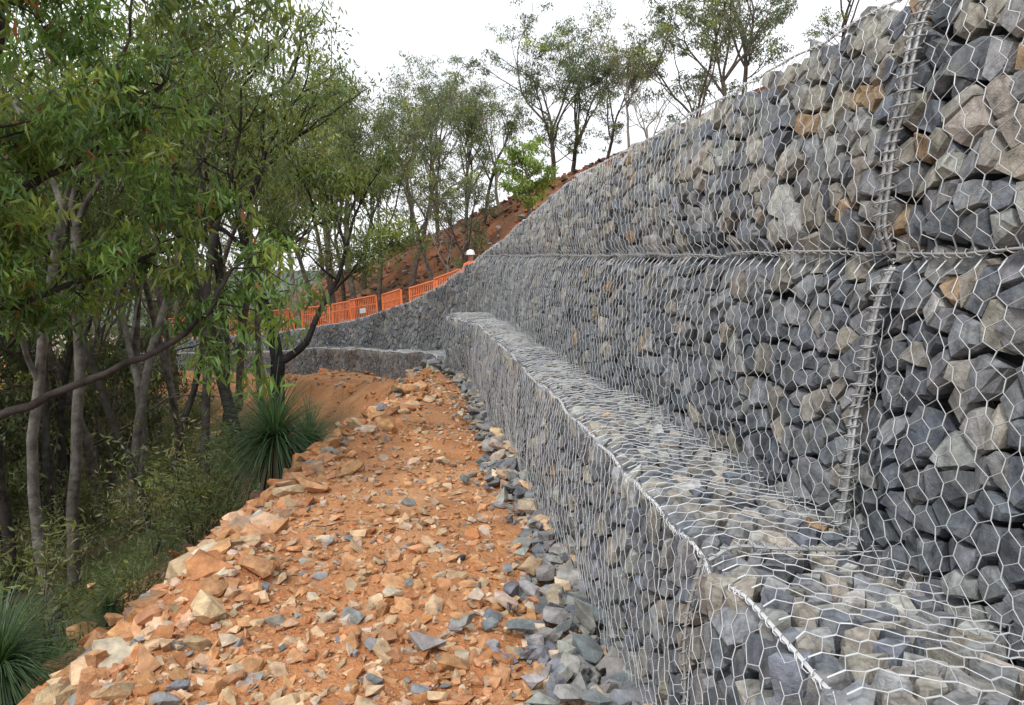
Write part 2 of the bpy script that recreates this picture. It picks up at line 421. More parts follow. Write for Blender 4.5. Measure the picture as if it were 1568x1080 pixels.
wire(mbW,mapCap,0,.9,-2.3,-1.05,lambda u:-2.4+0*u,lambda u:-1.05+0*u)
wire(mbW,mapF2top,s16,sEnd,0,.9,C0,lambda u:.9+0*u,W=.12,t=.05,g=.04,r=.002)
wire(mbW,mapF2,s16,sEnd,-6,-1.9,b2,l2,W=.12,t=.05,g=.04,r=.002)
wire(mbW,mapT,s9,sEnd,0,.7,C0,lambda u:.7+0*u,W=.12,t=.05,g=.04,r=.002)
us=np.arange(0,s14+1.5,.05)
lacing(mbW,mapU(us,.012*vnoise(us*2,us*0,55),.045+0*us),rc=.005,rh=.012,pitch=.06)
us=np.arange(0,sEnd,.08);lacing(mbW,mapU(us,top(us)-.01,.0+0*us),rc=.005,rh=.009,m=0)
us=np.arange(0,sO,.04);lacing(mbW,mapLtop(us,0*us+.005,.0+0*us),rc=.005,rh=.010,m=0)
us=np.arange(s16,sEnd,.1);lacing(mbW,mapF2top(us,0*us,.03+0*us),rc=.008,rh=.015,m=0)
for k in range(-1,7):
    u=SV+2*k
    if u<0: continue
    hv=np.arange(-1.03,-.01,.03)
    for sft in ((-.012,.012) if k==0 else (0,)):
        lacing(mbW,mapU(u+sft+.015*np.sin(hv*9),hv,.06+0*hv),rh=.026 if k==0 else .014,rc=.008 if k==0 else .0035,rw=.0042 if k==0 else .003)
    if k in(0,):
        hv=np.arange(.0,1.03,.03)
        for sft in (-.012,.012): lacing(mbW,mapU(u+.06+sft+.012*np.sin(hv*7),hv,.06+0*hv),rh=.025,rc=.008,rw=.0042)
    u=SO+2*k
    if u<0 or u>sO: continue
    if k<1:
        ww=np.arange(0,.56,.02);lacing(mbW,mapLtop(u+.02*np.sin(ww*14),ww,.045+0*ww),rh=.018,rc=.006,rw=.0035)
    hv=np.arange(-2.1,-1.03,.03);lacing(mbW,mapLface(u+.012*np.sin(hv*8),hv,.045+0*hv),rh=.014,rc=.005)
gw=bpy.data.objects.new('gabion_wall',None);sc.collection.objects.link(gw)
o=mbR.obj('stone_fill',[M_stone,M_gapshade]);o.parent=gw
o=mbW.obj('wire_mesh',[M_wire,M_lace]);o.parent=gw
print('gabion',time.time()-T0)

# ---------------------------------------------------------------- rubble
import bmesh
hulls=[]
for k in range(26):
    bm=bmesh.new();nn=10 if k<14 else 18
    p=unit(rng.normal(size=(nn,3)))*rng.uniform(.72,1,(nn,1))
    p[:,2]=np.clip(p[:,2],-.6,rng.uniform(.4,.8))
    for q in p: bm.verts.new(q)
    r=bmesh.ops.convex_hull(bm,input=bm.verts[:])
    junk=[v for v in bm.verts if not v.link_faces]
    for v in junk: bm.verts.remove(v)
    bmesh.ops.triangulate(bm,faces=bm.faces[:])
    bm.verts.index_update()
    hulls.append((np.array([v.co[:] for v in bm.verts]),np.array([[v.index for v in f.verts] for f in bm.faces])));bm.free()
def rotm(ax,ang):
    K=np.zeros((len(ax),3,3));K[:,0,1]=-ax[:,2];K[:,0,2]=ax[:,1];K[:,1,0]=ax[:,2];K[:,1,2]=-ax[:,0];K[:,2,0]=-ax[:,1];K[:,2,1]=ax[:,0]
    s=np.sin(ang)[:,None,None];c=np.cos(ang)[:,None,None]
    return np.eye(3)[None]+s*K+(1-c)*(K@K)
def scatter(mb,P,size,C,flat=.7,sink=.2,tilt=.45):
    N=len(P);kk=rng.integers(0,len(hulls),N)
    size=np.broadcast_to(size,(N,))
    S=np.stack([size*rng.uniform(.75,1.3,N),size*rng.uniform(.55,1,N),size*flat*rng.uniform(.55,1.1,N)],1)
    R1=rotm(np.tile([0,0,1.],(N,1)),rng.uniform(0,6.3,N))
    ax=unit(np.concatenate([rng.normal(size=(N,2)),np.zeros((N,1))],1));R2=rotm(ax,rng.normal(0,tilt,N))
    R=R2@R1
    for k in range(len(hulls)):
        m=np.where(kk==k)[0]
        if len(m)==0:continue
        hv,hf=hulls[k]
        V=np.einsum('nij,nkj->nki',R[m],hv[None]*S[m][:,None])+P[m][:,None]
        V[...,2]+=(S[m][:,2]*(.5-sink))[:,None]
        Fq=(hf[None]+(np.arange(len(m))*len(hv))[:,None,None]).reshape(-1,3)
        mb.add(V.reshape(-1,3),Fq,np.repeat(C[m],len(hv),0),0,False)
def outer(y): return np.interp(y,O['y'],O['x'])
def crest(y): return outer(y)-widf(y)
def cmix(N,pal,w):
    k=rng.choice(len(pal),N,p=np.array(w)/sum(w));c=np.array(pal)[k]*rng.uniform(.75,1.25,(N,1));return c*rng.uniform(.95,1.05,(N,3))
OR=(.52,.28,.14);PT=(.54,.38,.24);LT=(.54,.44,.33);GR=(.29,.285,.27);BG=(.20,.21,.225);RD=(.45,.205,.09)
mb=MB()
def put(N,fx,size,pal,w,lift=0,**k):
    x,y=fx(N);s=size(len(x));z=terrain(x,y)+lift*rng.random(len(x))*s;scatter(mb,np.stack([x,y,z],1),s,cmix(len(x),pal,w),**k)
ub=lambda a,b,p=1.6:(lambda N:a*(b/a)**(rng.random(N)**p))
# toe of wall: grey cobbles
def f(N):
    y=.6+12.6*rng.random(N)**1.25;return outer(y)-.02-np.abs(rng.normal(0,1,N))*(.13+.14*np.exp(-((y-3.2)/1.8)**2))*(1+.3*np.sin(y*2)+.2*np.sin(y*.9+1)),y
put(2100,f,ub(.045,.12,1.1),[GR,BG,LT,PT],[5,4,1.2,.8],lift=.9)
put(700,f,ub(.02,.05),[GR,BG,PT],[3,3,1])
# crest rim: big orange blocks
def f(N):
    y=rng.uniform(1.5,12.5,N);return crest(y)+rng.normal(-.12,.22,N),y
put(1000,f,ub(.04,.19,1.6),[OR,PT,RD,LT,GR],[7,4,2.5,.5,.9])
# outer slope
def f(N):
    y=rng.uniform(1.5,13,N);return crest(y)-.1-rng.gamma(1.5,.38,N),y
put(2200,f,ub(.03,.2,1.6),[OR,PT,RD,LT,GR,(.2,.13,.08)],[5,2.5,2.5,.3,.8,3])
# foreground dense
def f(N):
    y=1.3+rng.gamma(2.6,.85,N);t=rng.random(N);return crest(y)*(1-t)+outer(y)*t,y
put(5200,f,ub(.014,.085,1.5),[OR,PT,LT,GR,BG,RD],[6,5,1.6,.8,.4,1.8])
# small stones along the path
def f(N):
    y=rng.uniform(1.5,13.5,N);t=rng.random(N);x=crest(y)*(1-t)+outer(y)*t;m=vnoise(x*1.6,y*1.3,90)>-.4;return x[m],y[m]
put(6500,f,ub(.008,.05,1.7),[OR,PT,LT,GR,RD],[6,5,1,.9,2],flat=.6)
def f(N):
    y=rng.uniform(5,13,N);t=rng.random(N);return crest(y)*(1-t)+outer(y)*t,y
put(260,f,ub(.03,.08),[OR,PT,GR,LT],[4,4,2,1.5])
put(60,f,ub(.05,.09),[GR,BG,LT,PT],[2,2,3,3])
# grey rill at far end
def f(N):
    t=rng.random(N);x=.45-2.6*t+rng.normal(0,.18,N);y=13.3-1.3*t+rng.normal(0,.25,N);return x,y
put(450,f,ub(.03,.09),[GR,BG,LT],[3,3,1])
def f(N):
    return rng.normal(.6,.3,N),rng.normal(13.7,.3,N)
put(160,f,ub(.06,.15),[GR,BG,LT,PT],[3,3,1,2],lift=1)
# far dirt
def f(N):
    return rng.uniform(-6,1,N),rng.uniform(14,30,N)
put(1800,f,ub(.02,.16),[OR,PT,RD,GR],[4,2,4,2])
mb.obj('rubble_stones',[M_rub])
mb=MB()
def f(N): return rng.uniform(-6,14,N),rng.uniform(34,60,N)
put(3000,f,ub(.06,.4),[(.32,.13,.06),(.24,.12,.07),GR,(.12,.08,.06),(.36,.24,.16)],[3,4,1,3,1])
mb.obj('hillside_rocks',[M_rub])
print('rubble',time.time()-T0)

# ---------------------------------------------------------------- trees
def leaves(mb,cen,Ls,Ws,C,droop=.9,m=1):
    N=len(cen)
    l=unit(rng.normal(size=(N,3))*np.array([.75,.75,.55])+np.array([0,0,-droop]))
    s=unit(np.cross(l,rng.normal(size=(N,3))))
    nrm=np.cross(l,s)
    Ls=np.broadcast_to(Ls,(N,))[:,None]*rng.uniform(.7,1.25,(N,1));Ws=np.broadcast_to(Ws,(N,))[:,None]*rng.uniform(.7,1.2,(N,1))
    a=cen;b=cen+l*Ls*.42+s*Ws*.5+nrm*Ls*.06;c=cen+l*Ls+nrm*Ls*(-.06);d_=cen+l*Ls*.42-s*Ws*.5+nrm*Ls*.06
    V=np.stack([a,b,c,d_],1).reshape(-1,3);F=np.arange(4*N).reshape(-1,4)
    mb.add(V,F,np.repeat(C,4,0),m,False)
class Tree:
    def __init__(s,seed,bark=(.09,.075,.065)):
        s.r=np.random.default_rng(seed);s.mb=MB();s.cl=[];s.bark=np.array(bark)
    def limb(s,p,dr,L,r0,r1,n=6,wob=.12,up=.1,sides=5):
        pts=[np.array(p,float)];dv=unit(np.array(dr,float))
        for k in range(n):
            dv=unit(dv+s.r.normal(0,wob,3)+np.array([0,0,up/n*2]))
            pts.append(pts[-1]+dv*L/n)
        P=np.array(pts);ptube(s.mb,P,np.linspace(r0,r1,n+1),sides,s.bark*s.r.uniform(.8,1.2),0)
        return P,dv
    def grow(s,p,dr,L,r,lv,ml,spread=.75,up=.15,cr=1.,nch=(3,4)):
        P,dv=s.limb(p,dr,L,r,r*.5,6,.13,up,6 if lv==0 else 4)
        if lv>=ml:
            s.cl.append((P[-1],cr));
            if s.r.random()<.6: s.cl.append((P[3],cr*.7))
            return
        for k in range(s.r.integers(nch[0],nch[1]+1)):
            t=s.r.uniform(.35,1) if k else 1
            i=min(int(t*6),6);q=P[i]
            d2=unit(dv+s.r.normal(0,spread,3)*np.array([1,1,.6]))
            s.grow(q,d2,L*s.r.uniform(.5,.72),r*(.62 if k==0 else .48)*(1.15-.3*t),lv+1,ml,spread,up,cr,nch)
    def foliage(s,n,R,leafL,leafW,col=(.075,.105,.04),var=.3,young=.12,flat=.65,droop=.9,red=0.0,yc=(.22,.27,.07)):
        for (c,k) in s.cl:
            N=int(n*k*s.r.uniform(.5,1.3));
            if N<3: continue
            Rk=R*k*s.r.uniform(.7,1.25)
            q=unit(s.r.normal(size=(N,3)))*(s.r.random((N,1))**.5)*Rk*np.array([1,1,flat])+c
            base=np.array(col)*s.r.uniform(1-var,1+var)
            if s.r.random()<young: base=np.array(yc)*s.r.uniform(.7,1.1)
            C=base[None]*s.r.uniform(.6,1.45,(N,1))*np.stack([s.r.uniform(.85,1.2,N),np.ones(N),s.r.uniform(.7,1.2,N)],1)
            if red>0:
                mk=s.r.random(N)<red;C[mk]=np.array([.28,.09,.04])
            leaves(s.mb,q,leafL,leafW,C,droop)
    def mesh(s,name): return s.mb.mesh(name,[M_bark,M_leaf])
def place(me,name,x,y,sc_=1,rz=0,dz=-.1,z=None):
    o=bpy.data.objects.new(name,me);sc.collection.objects.link(o)
    o.location=(x,y,(H1(x,y) if z is None else z)+dz);o.scale=(sc_,)*3;o.rotation_euler=(0,0,rz);return o

def euc(seed,H=12,r=.17,fork=.45,lean=(0,0),n=60,R=.55,lf=(.15,.045),col=(.075,.105,.045),bark=(.09,.075,.065),nl=4,ml=2,spread=.6,young=.12,low=0,lk=1.0):
    t=Tree(seed,bark)
    P,dv=t.limb((0,0,0),(lean[0],lean[1],1),H*fork,r,r*.72,8,.06,.05,8)
    for k in range(nl):
        a=k*6.28/nl+t.r.uniform(-.5,.5);i=8 if k<2 else t.r.integers(5,9)
        dd=unit(np.array([math.cos(a)*.5+lean[0]*.5,math.sin(a)*.5+lean[1]*.5,1.0]))
        t.grow(P[i],dd,H*(1-fork)*t.r.uniform(.42,.6)*lk,r*.5,0,ml,spread,.25)
    for k in range(low):
        a=t.r.uniform(0,6.28);i=t.r.integers(3,8)
        t.grow(P[i],(math.cos(a),math.sin(a),.35),H*.2,r*.25,1,ml,spread,.2,.8)
    t.foliage(n,R,lf[0],lf[1],col,young=young)
    return t.mesh('eucalyptus_tree')
var=[euc(101,12,.14,.40,(.05,.02),n=62,R=.62,lf=(.19,.06),col=(.12,.155,.075),low=3),
     euc(102,13,.16,.45,(-.1,.05),n=60,R=.65,lf=(.19,.06),col=(.125,.16,.09),bark=(.15,.13,.115),low=3),
     euc(103,10,.12,.38,(.12,0),n=62,R=.58,lf=(.18,.06),col=(.14,.165,.07),low=3),
     euc(104,14,.17,.38,(-.05,.0),n=60,R=.7,lf=(.2,.065),col=(.11,.15,.07),low=3),
     euc(105,11,.12,.36,(.05,.05),n=52,R=.58,lf=(.18,.06),col=(.18,.17,.09),bark=(.20,.18,.155),low=2)]
airy=[euc(111,10.5,.16,.30,(.08,.02),n=80,R=.62,lf=(.2,.07),col=(.12,.155,.10),nl=5,spread=.65,low=3,lk=1.15),
      euc(112,10,.15,.26,(-.10,.02),n=75,R=.65,lf=(.2,.07),col=(.115,.15,.095),nl=5,spread=.7,low=3,lk=1.15),
      euc(113,9,.14,.34,(.16,.0),n=75,R=.6,lf=(.2,.07),col=(.13,.15,.095),nl=4,spread=.7,low=3,lk=1.2)]
def bushy(seed,H,col,n=110,yc=(.22,.27,.07),lf=(.15,.06),R=.38):
    t=Tree(seed,(.12,.10,.08));P,dv=t.limb((0,0,0),(0,0,1),H*.85,.09,.03,10,.05,.05,6)
    for k in range(26):
        i=t.r.integers(2,11);a=t.r.uniform(0,6.28);w=(1-(i/11-.35)**2*1.7)
        t.grow(P[i],(math.cos(a),math.sin(a),.5),H*.2*w,.025,1,2,.5,.2,.8,(2,3))
    t.foliage(n,R,lf[0],lf[1],col,young=.05,yc=yc);return t.mesh('young_tree')
green=bushy(120,4.8,(.22,.32,.07),75)
dark=[bushy(121,5.5,(.08,.10,.045),36,lf=(.2,.07),R=.55),bushy(122,4.5,(.11,.115,.055),36,lf=(.2,.07),R=.55)]
def bare(seed,H):
    t=Tree(seed,(.28,.25,.22));P,dv=t.limb((0,0,0),(.1,0,1),H*.4,.09,.06,8,.08,.05,6)
    for k in range(4):
        a=k*1.7;t.grow(P[8-k],(math.cos(a)*.7,math.sin(a)*.7,1),H*.3,.045,0,3,.5,.2)
    return t.mesh('bare_tree')
bare1=bare(130,6)
print('variants',time.time()-T0)
# hillside trees
place(green,'young_tree',6.9,43,1.3)
for a in [(airy[0],9.8,52,1.05,1.0),(airy[1],11.3,53,1.05,2.3),(airy[2],12.6,49,.8,5.3),(var[4],13.2,46,.75,.5),(airy[2],13.4,34,.85,3.2),(airy[0],15.2,37,.85,5.2),(airy[1],17.5,40,.9,4.2),(airy[1],24,42,.8,1.2),
          (var[2],5.0,50,1.0,.4),(var[0],3.6,47,.85,2.0),(var[4],2.2,52,1.0,3.0),(var[1],.4,46,.95,4.0),(var[3],-2.5,50,.85,5.0),(var[1],1.6,41,.85,1.0),(var[2],-1.2,38,1.1,2.),(var[0],-3.4,39,1.05,3.2),
          (var[3],.6,56,.95,1.1),(var[0],4.5,58,.95,2.2),(var[4],-4.8,37,1.0,1.2),(var[3],-6.5,41,1.,2.7),(airy[2],3.2,37,.72,2.2),(var[1],-2.6,43,1.15,.2),(var[0],2.6,60,1.15,5.2),(var[3],-5,55,1.1,3.)]:
    place(a[0],'eucalyptus_tree',*a[1:])
place(bare1,'bare_tree',12.4,40,1.0,.4)
place(bare1,'bare_tree',6.0,50,1.2,2.4)
place(bare1,'bare_tree',2.2,38,1.0,1.4)
# forest
spots=[(-3.2,44,.95),(-5.5,48,.95),(-4.6,22,.9),(-6.0,27,.95),(-7.5,21,.85),(-9.5,26,1),(-6.6,17.5,.8),(-8.2,15.5,.8),(-11,19,.9),(-13,24,1),(-10.5,13,.8),(-13,15,.9),(-16,20,1),(-9,32,1),(-12.5,31,1),(-16,30,1),(-20,27,1),(-18,38,1),(-12,44,1),(-8,50,1),(-16,50,1),(-24,45,1),(-26,34,1),(-22,20,1),(-17,13,.9),(-7.2,11,.7),(-13,9,.8),(-30,55,1.1),(-6,60,1),(-14,64,1.1),(-38,50,1.1),(-30,24,1),(-36,36,1.1),(-22,60,1.1),(-10,38,.9),(-14,36,1),(-11,29,.8)]
for k,(x,y,s_) in enumerate(spots):
    place(var[k%5],'eucalyptus_tree',x,y,s_*rng.uniform(.85,1.1),rng.uniform(0,6.28))
k=0
while k<95:
    y=rng.uniform(14,60);x=-rng.uniform(.24,.9)*y-1.2
    hh,dd,ee,_,_=terrain([x],[y],True)
    if (dd[0]<0 and ee[0]<2.6) or (dd[0]>0 and dd[0]<5.0): continue
    place(dark[k%2],'understory_tree',x,y,rng.uniform(.45,1.0),rng.uniform(0,6.28));k+=1
# mid dark forked tree
t=Tree(201,(.035,.03,.03))
P,dv=t.limb((0,0,0),(.0,0,1),1.75,.15,.12,6,.03,0,8)
P1,_=t.limb(P[-1],(-.12,.1,1),2.6,.11,.07,7,.07,.1,7)
P2,_=t.limb(P[-1],(.9,.1,.12),.6,.08,.06,4,.05,.3,6)
P3,_=t.limb(P2[-1],(.35,.1,1),1.7,.055,.03,6,.1,.1,5)
for q,d0,L,r in ((P1[-1],(-.3,0,1),1.9,.06),(P1[-1],(.5,.2,1),2.2,.06),(P1[4],(.8,.1,.8),1.6,.045),(P1[5],(-.8,.3,.7),1.6,.045),(P3[-1],(.4,.1,.9),1.1,.03),(P3[-1],(-.3,.3,.9),1.0,.03),(P3[3],(.8,0,.6),.9,.025),(P3[4],(-.8,0,.6),.9,.02)):
    t.grow(q,d0,L,r,0,2,.55,.15,1.0)
t.foliage(62,.42,.13,.036,(.13,.18,.065),young=.2)
place(t.mesh('eucalyptus_tree'),'eucalyptus_tree',-2.35,14.3,1,0,z=-3.0,dz=0) if H1(-2.35,14.3)>-3.0 else place(t.mesh('eucalyptus_tree'),'eucalyptus_tree',-2.35,14.3,1.08,0)
def slim(seed,H,r,lean,bark,n=50,fork=.5,R=.4,lf=(.13,.038),nl=3,low=0,col=(.125,.17,.065)):
    return euc(seed,H,r,fork,lean,n,R,lf,col,bark,nl,2,.6,.18,low)
sl={}
for key,args,x,y in ((210,(8.5,.11,(-.28,.05),(.04,.035,.033)),-2.7,14.0),(211,(7,.06,(.04,.0),(.05,.045,.04)),-2.55,10.3),(212,(7.5,.055,(-.12,.0),(.17,.155,.14)),-3.4,7.9),
    (213,(8,.075,(.02,.0),(.09,.08,.07)),-4.2,10.2),(214,(9,.08,(.08,.0),(.15,.135,.12)),-4.6,13.2),(215,(9,.09,(-.05,.0),(.06,.05,.045)),-5.9,12.3),(216,(7,.06,(-.16,.0),(.05,.045,.04)),-5.0,9.3),
    (217,(9,.08,(.1,.0),(.05,.045,.04)),-3.7,16.5),(218,(9,.1,(.0,.0),(.05,.045,.04)),-7.2,14.5)):
    sl[key]=slim(key,*args,fork=.58);place(sl[key],'eucalyptus_tree',x,y)
for key,x,y,s_,rz in ((214,-6.6,9.6,.9,1.2),(212,-5.2,15.5,1.2,3.),(216,-3.9,12.2,1.0,2.),(212,-7.8,18,1.3,.5),(214,-5.3,19.5,1.1,4.),(217,-8.8,12,.9,2.),(216,-6.2,14.5,1.2,.2),(213,-3.3,18.5,1.0,5.),(214,-9.5,22,1.2,2.),(212,-4.4,25,1.2,1.),
    (217,-6.9,16.6,1.0,4.4),(213,-5.6,17.4,1.1,2.2),(216,-8.2,20,1.2,3.1),(212,-6.3,22.5,1.2,5.5),(217,-10,17,1.1,.9),(213,-7.4,12.9,.9,1.5),(216,-4.3,14.8,1.1,5.1)):
    place(sl[key],'eucalyptus_tree',x,y,s_,rz)
print('mid',time.time()-T0)
# near overhanging tree at left
t=Tree(300,(.045,.038,.035))
B=np.array([-3.95,6.1,H1(-3.95,6.1)-.2])
def wl(pts,r0,r1,sides=6):
    P=np.array(pts,float);s=np.linspace(0,len(P)-1,len(P)*4);Q=np.stack([np.interp(s,np.arange(len(P)),P[:,k]) for k in range(3)],1)
    for _ in range(3): Q[1:-1]=(Q[:-2]+2*Q[1:-1]+Q[2:])/4
    Q[1:-1]+=t.r.normal(0,.01,(len(Q)-2,3))
    ptube(t.mb,Q,np.linspace(r0,r1,len(Q)),sides,t.bark,0);return Q
wl([B,(-3.9,6.1,-2.6),(-3.8,6.1,-1.2),(-3.75,6.1,.2),(-3.9,6.2,1.8),(-4.0,6.3,3.6)],.16,.05,9)
L1=wl([(-3.8,6.1,-1.5),(-3.1,6.1,-1.22),(-2.4,6.1,-.95),(-1.85,6.2,-.72),(-1.45,6.3,-.4),(-1.33,6.4,-.1)],.045,.013)
L2=wl([(-3.78,6.1,-.4),(-3.1,6.0,.02),(-2.85,5.9,.4),(-2.7,5.8,.95),(-2.6,5.8,1.6),(-2.5,5.9,2.3)],.055,.015)
L3=wl([(-3.75,6.1,.1),(-3.1,6.2,.3),(-2.5,6.3,.6),(-2.0,6.4,1.0),(-1.75,6.5,1.35)],.04,.012)
L4=wl([(-3.8,6.1,.4),(-3.3,5.3,.9),(-2.9,4.9,1.4),(-2.5,4.7,1.9)],.035,.012)
L5=wl([(-3.78,6.1,-.7),(-3.0,6.4,-.4),(-2.4,6.6,-.15),(-1.9,6.8,.05),(-1.6,6.9,.25)],.035,.01)
L6=wl([(-3.9,6.2,1.6),(-3.2,6.6,2.1),(-2.5,6.9,2.3),(-1.9,7.0,2.45)],.04,.012)
for L,cnt in ((L1,6),(L2,20),(L3,18),(L4,14),(L5,17),(L6,13)):
    for k in range(cnt):
        i=t.r.integers(int(len(L)*(.7 if L is L1 else .28)),len(L));a=t.r.normal(0,1,3)*np.array([1,.8,.7])+np.array([.25,0,.15])
        t.grow(L[i],a,t.r.uniform(.25,.5),.009,1,2,.6,-.05,1.0,(2,3))
t.foliage(48,.2,.12,.029,(.12,.20,.055),var=.45,young=.25,flat=.8,droop=1.0,red=.014,yc=(.22,.29,.07))
o=t.mesh('overhanging_tree');place(o,'overhanging_eucalyptus_tree',0,0,z=0,dz=0)

# shrubs
def shrub(seed,col,n=26):
    t=Tree(seed,(.08,.07,.05))
    for k in range(9):
        a=t.r.uniform(0,6.28);t.grow((0,0,0),(math.cos(a)*.6,math.sin(a)*.6,1),t.r.uniform(.4,.8),.008,1,2,.5,.2,.7)
    t.foliage(n,.28,.075,.02,col,droop=-.1,young=.05);return t.mesh('understory_shrub')
sh=[shrub(400,(.15,.17,.07)),shrub(401,(.17,.17,.08)),shrub(402,(.11,.14,.05))]
cnt=0
while cnt<130:
    y=rng.uniform(6,26);x=-rng.uniform(2,15)*(.6+y*.035)
    hh,dd,ee,_,_=terrain([x],[y],True)
    if ee[0]<1.5 or dd[0]>0: continue
    place(sh[cnt%3],'understory_shrub',x,y,rng.uniform(.6,1.4),rng.uniform(0,6.28));cnt+=1
# forest floor grass
N=34000
y=rng.uniform(3,30,N);x=-rng.uniform(1.5,20,N)
hh,dd,ee,_,_=terrain(x,y,True);m=(ee>1.1+rng.random(N)*1.2)&(dd<0)&(vnoise(x*.8,y*.8,70)>-.4)
P=np.stack([x,y,hh],1)[m]
mb=MB();c=np.array([.12,.15,.06])*rng.uniform(.5,1.5,(len(P),1))*np.stack([rng.uniform(.8,1.4,len(P)),np.ones(len(P)),np.ones(len(P))],1)
leaves(mb,P+np.array([0,0,-.02]),.26,.014,c,droop=-1.0,m=0)
mb.obj('forest_grass',[M_leaf])
# grass trees
def grasstree(seed,R=.5,n=900,col=(.07,.125,.06)):
    r=np.random.default_rng(seed);mb=MB()
    ptube(mb,[(0,0,-.5),(0,0,-.25),(.01,0,0),(0,0,.06)],[.13,.12,.11,.05],9,(.03,.025,.02),0)
    th=r.uniform(0,6.283,n);el=np.arcsin(r.uniform(-.6,1,n));L=R*r.uniform(.75,1.25,n)
    d0=np.stack([np.cos(th)*np.cos(el),np.sin(th)*np.cos(el),np.sin(el)],1)
    seg=5;side=np.stack([-np.sin(th),np.cos(th),0*th],1)
    P=np.tile([0,0,.02],(n,1))+d0*.04;ring=[];d_=d0.copy()
    for k in range(seg+1):
        w=.005*(1-.7*k/seg)
        ring.append((P-side*w,P+side*w))
        P=P+d_*(L/seg)[:,None];d_=unit(d_+np.array([0,0,-.2])+r.normal(0,.03,(n,3)))
    V=np.stack([np.stack(a,1) for a in ring],1).reshape(-1,3)
    b=(np.arange(n)*(seg+1)*2)[:,None];k=np.arange(seg)[None]*2
    F=np.stack([b+k,b+k+1,b+k+3,b+k+2],-1).reshape(-1,4)
    C=np.array(col)*r.uniform(.5,1.7,(n,1));dead=(el<-.25)&(r.random(n)<.6);C[dead]=np.array([.2,.15,.08])
    C=np.repeat(C,(seg+1)*2,0)
    mb.add(V,F,C,1,False);return mb.mesh('grass_tree',[M_bark,M_leaf])
gt=grasstree(500);gt2=grasstree(501,.42,550)
place(gt,'grass_tree',-1.40,8.5,1.4,0,z=-1.97,dz=0)
place(gt2,'grass_tree',-1.15,9.4,1.2,1,z=-2.22,dz=0)
place(gt,'grass_tree',-2.78,5.5,1.0,2,z=-2.8,dz=0)
place(gt2,'grass_tree',-2.6,7.0,.45,2,dz=.15)
# stick and twigs
mb=MB()
for k in range(30):
    y=rng.uniform(2.5,11);x=crest(y)+rng.random()*(outer(y)-crest(y)-.2);L=rng.uniform(.1,.4);a=rng.uniform(0,6.28)
    if k==0:x,y,L,a=.45,7.2,.42,2.4
    q=np.array([[x+math.cos(a)*L*t_,y+math.sin(a)*L*t_,0] for t_ in (0,.35,.7,1)]);q[:,2]=terrain(q[:,0],q[:,1])+.02;q[:,:2]+=rng.normal(0,.01,(4,2))
    ptube(mb,q,[.014,.012,.01,.005] if k==0 else .004,5,(.16,.09,.06))
mb.obj('fallen_twigs',[M_bark])
print('veg',time.time()-T0)

# ---------------------------------------------------------------- barriers
M_or=plain('orange_plastic',(.88,.23,.08),.5);M_wh=plain('white_sign',(.8,.8,.78),.5)
mb=MB()
Wb=1.9;Hb=1.05
seg=[((0,0,.1),(Wb,0,.1),.03),((0,0,Hb),(Wb,0,Hb),.034),((0,0,.0),(0,0,Hb),.034),((Wb,0,0),(Wb,0,Hb),.034),((0,0,.76),(Wb,0,.76),.02)]
for k in range(1,15): seg.append(((Wb*k/15,0,.1),(Wb*k/15,0,Hb),.016))
for xx in (.2,Wb-.2): seg.append(((xx,-.28,.03),(xx,.28,.03),.025)); seg.append(((xx,0,.03),(xx,0,.12),.02))
tubes(mb,[s[0] for s in seg],[s[1] for s in seg],[s[2] for s in seg],6,(1,1,1))
m1=mb.mesh('safety_barrier',[M_or,M_wh])
bx=[(.75,-.03,.5),(1.15,-.03,.5),(1.15,-.03,.68),(.75,-.03,.68),(.75,-.045,.5),(1.15,-.045,.5),(1.15,-.045,.68),(.75,-.045,.68)]
mb.add(bx,[(0,3,2,1),(4,5,6,7),(0,1,5,4),(1,2,6,5),(2,3,7,6),(3,0,4,7)],(1,1,1),1)
m2=mb.mesh('safety_barrier_signed',[M_or,M_wh])
def barrier(x0,y0,x1,y1,signed,dz=0):
    o=bpy.data.objects.new('safety_barrier',m2 if signed else m1);sc.collection.objects.link(o)
    z0=H1(x0,y0)+dz;z1=H1(x1,y1)+dz;L=math.hypot(x1-x0,y1-y0)
    o.location=(x0,y0,z0);o.rotation_euler=(rng.normal(0,.04),-math.atan2(z1-z0,L),math.atan2(y1-y0,x1-x0)+rng.normal(0,.07))
u=float(np.interp(21.8,U['y'],U['s']));k=0
while u<sEnd-2:
    def pt(u):
        x,y,tx,ty=at(U,u);o_=1.7+.12*math.sin(u*2);return float(x+ty*o_),float(y-tx*o_)
    a=pt(u);b=pt(u+2.0);barrier(b[0],b[1],a[0],a[1],k%3==0);u+=2.0;k+=1
barrier(1.3,25.3,3.0,26.4,False)

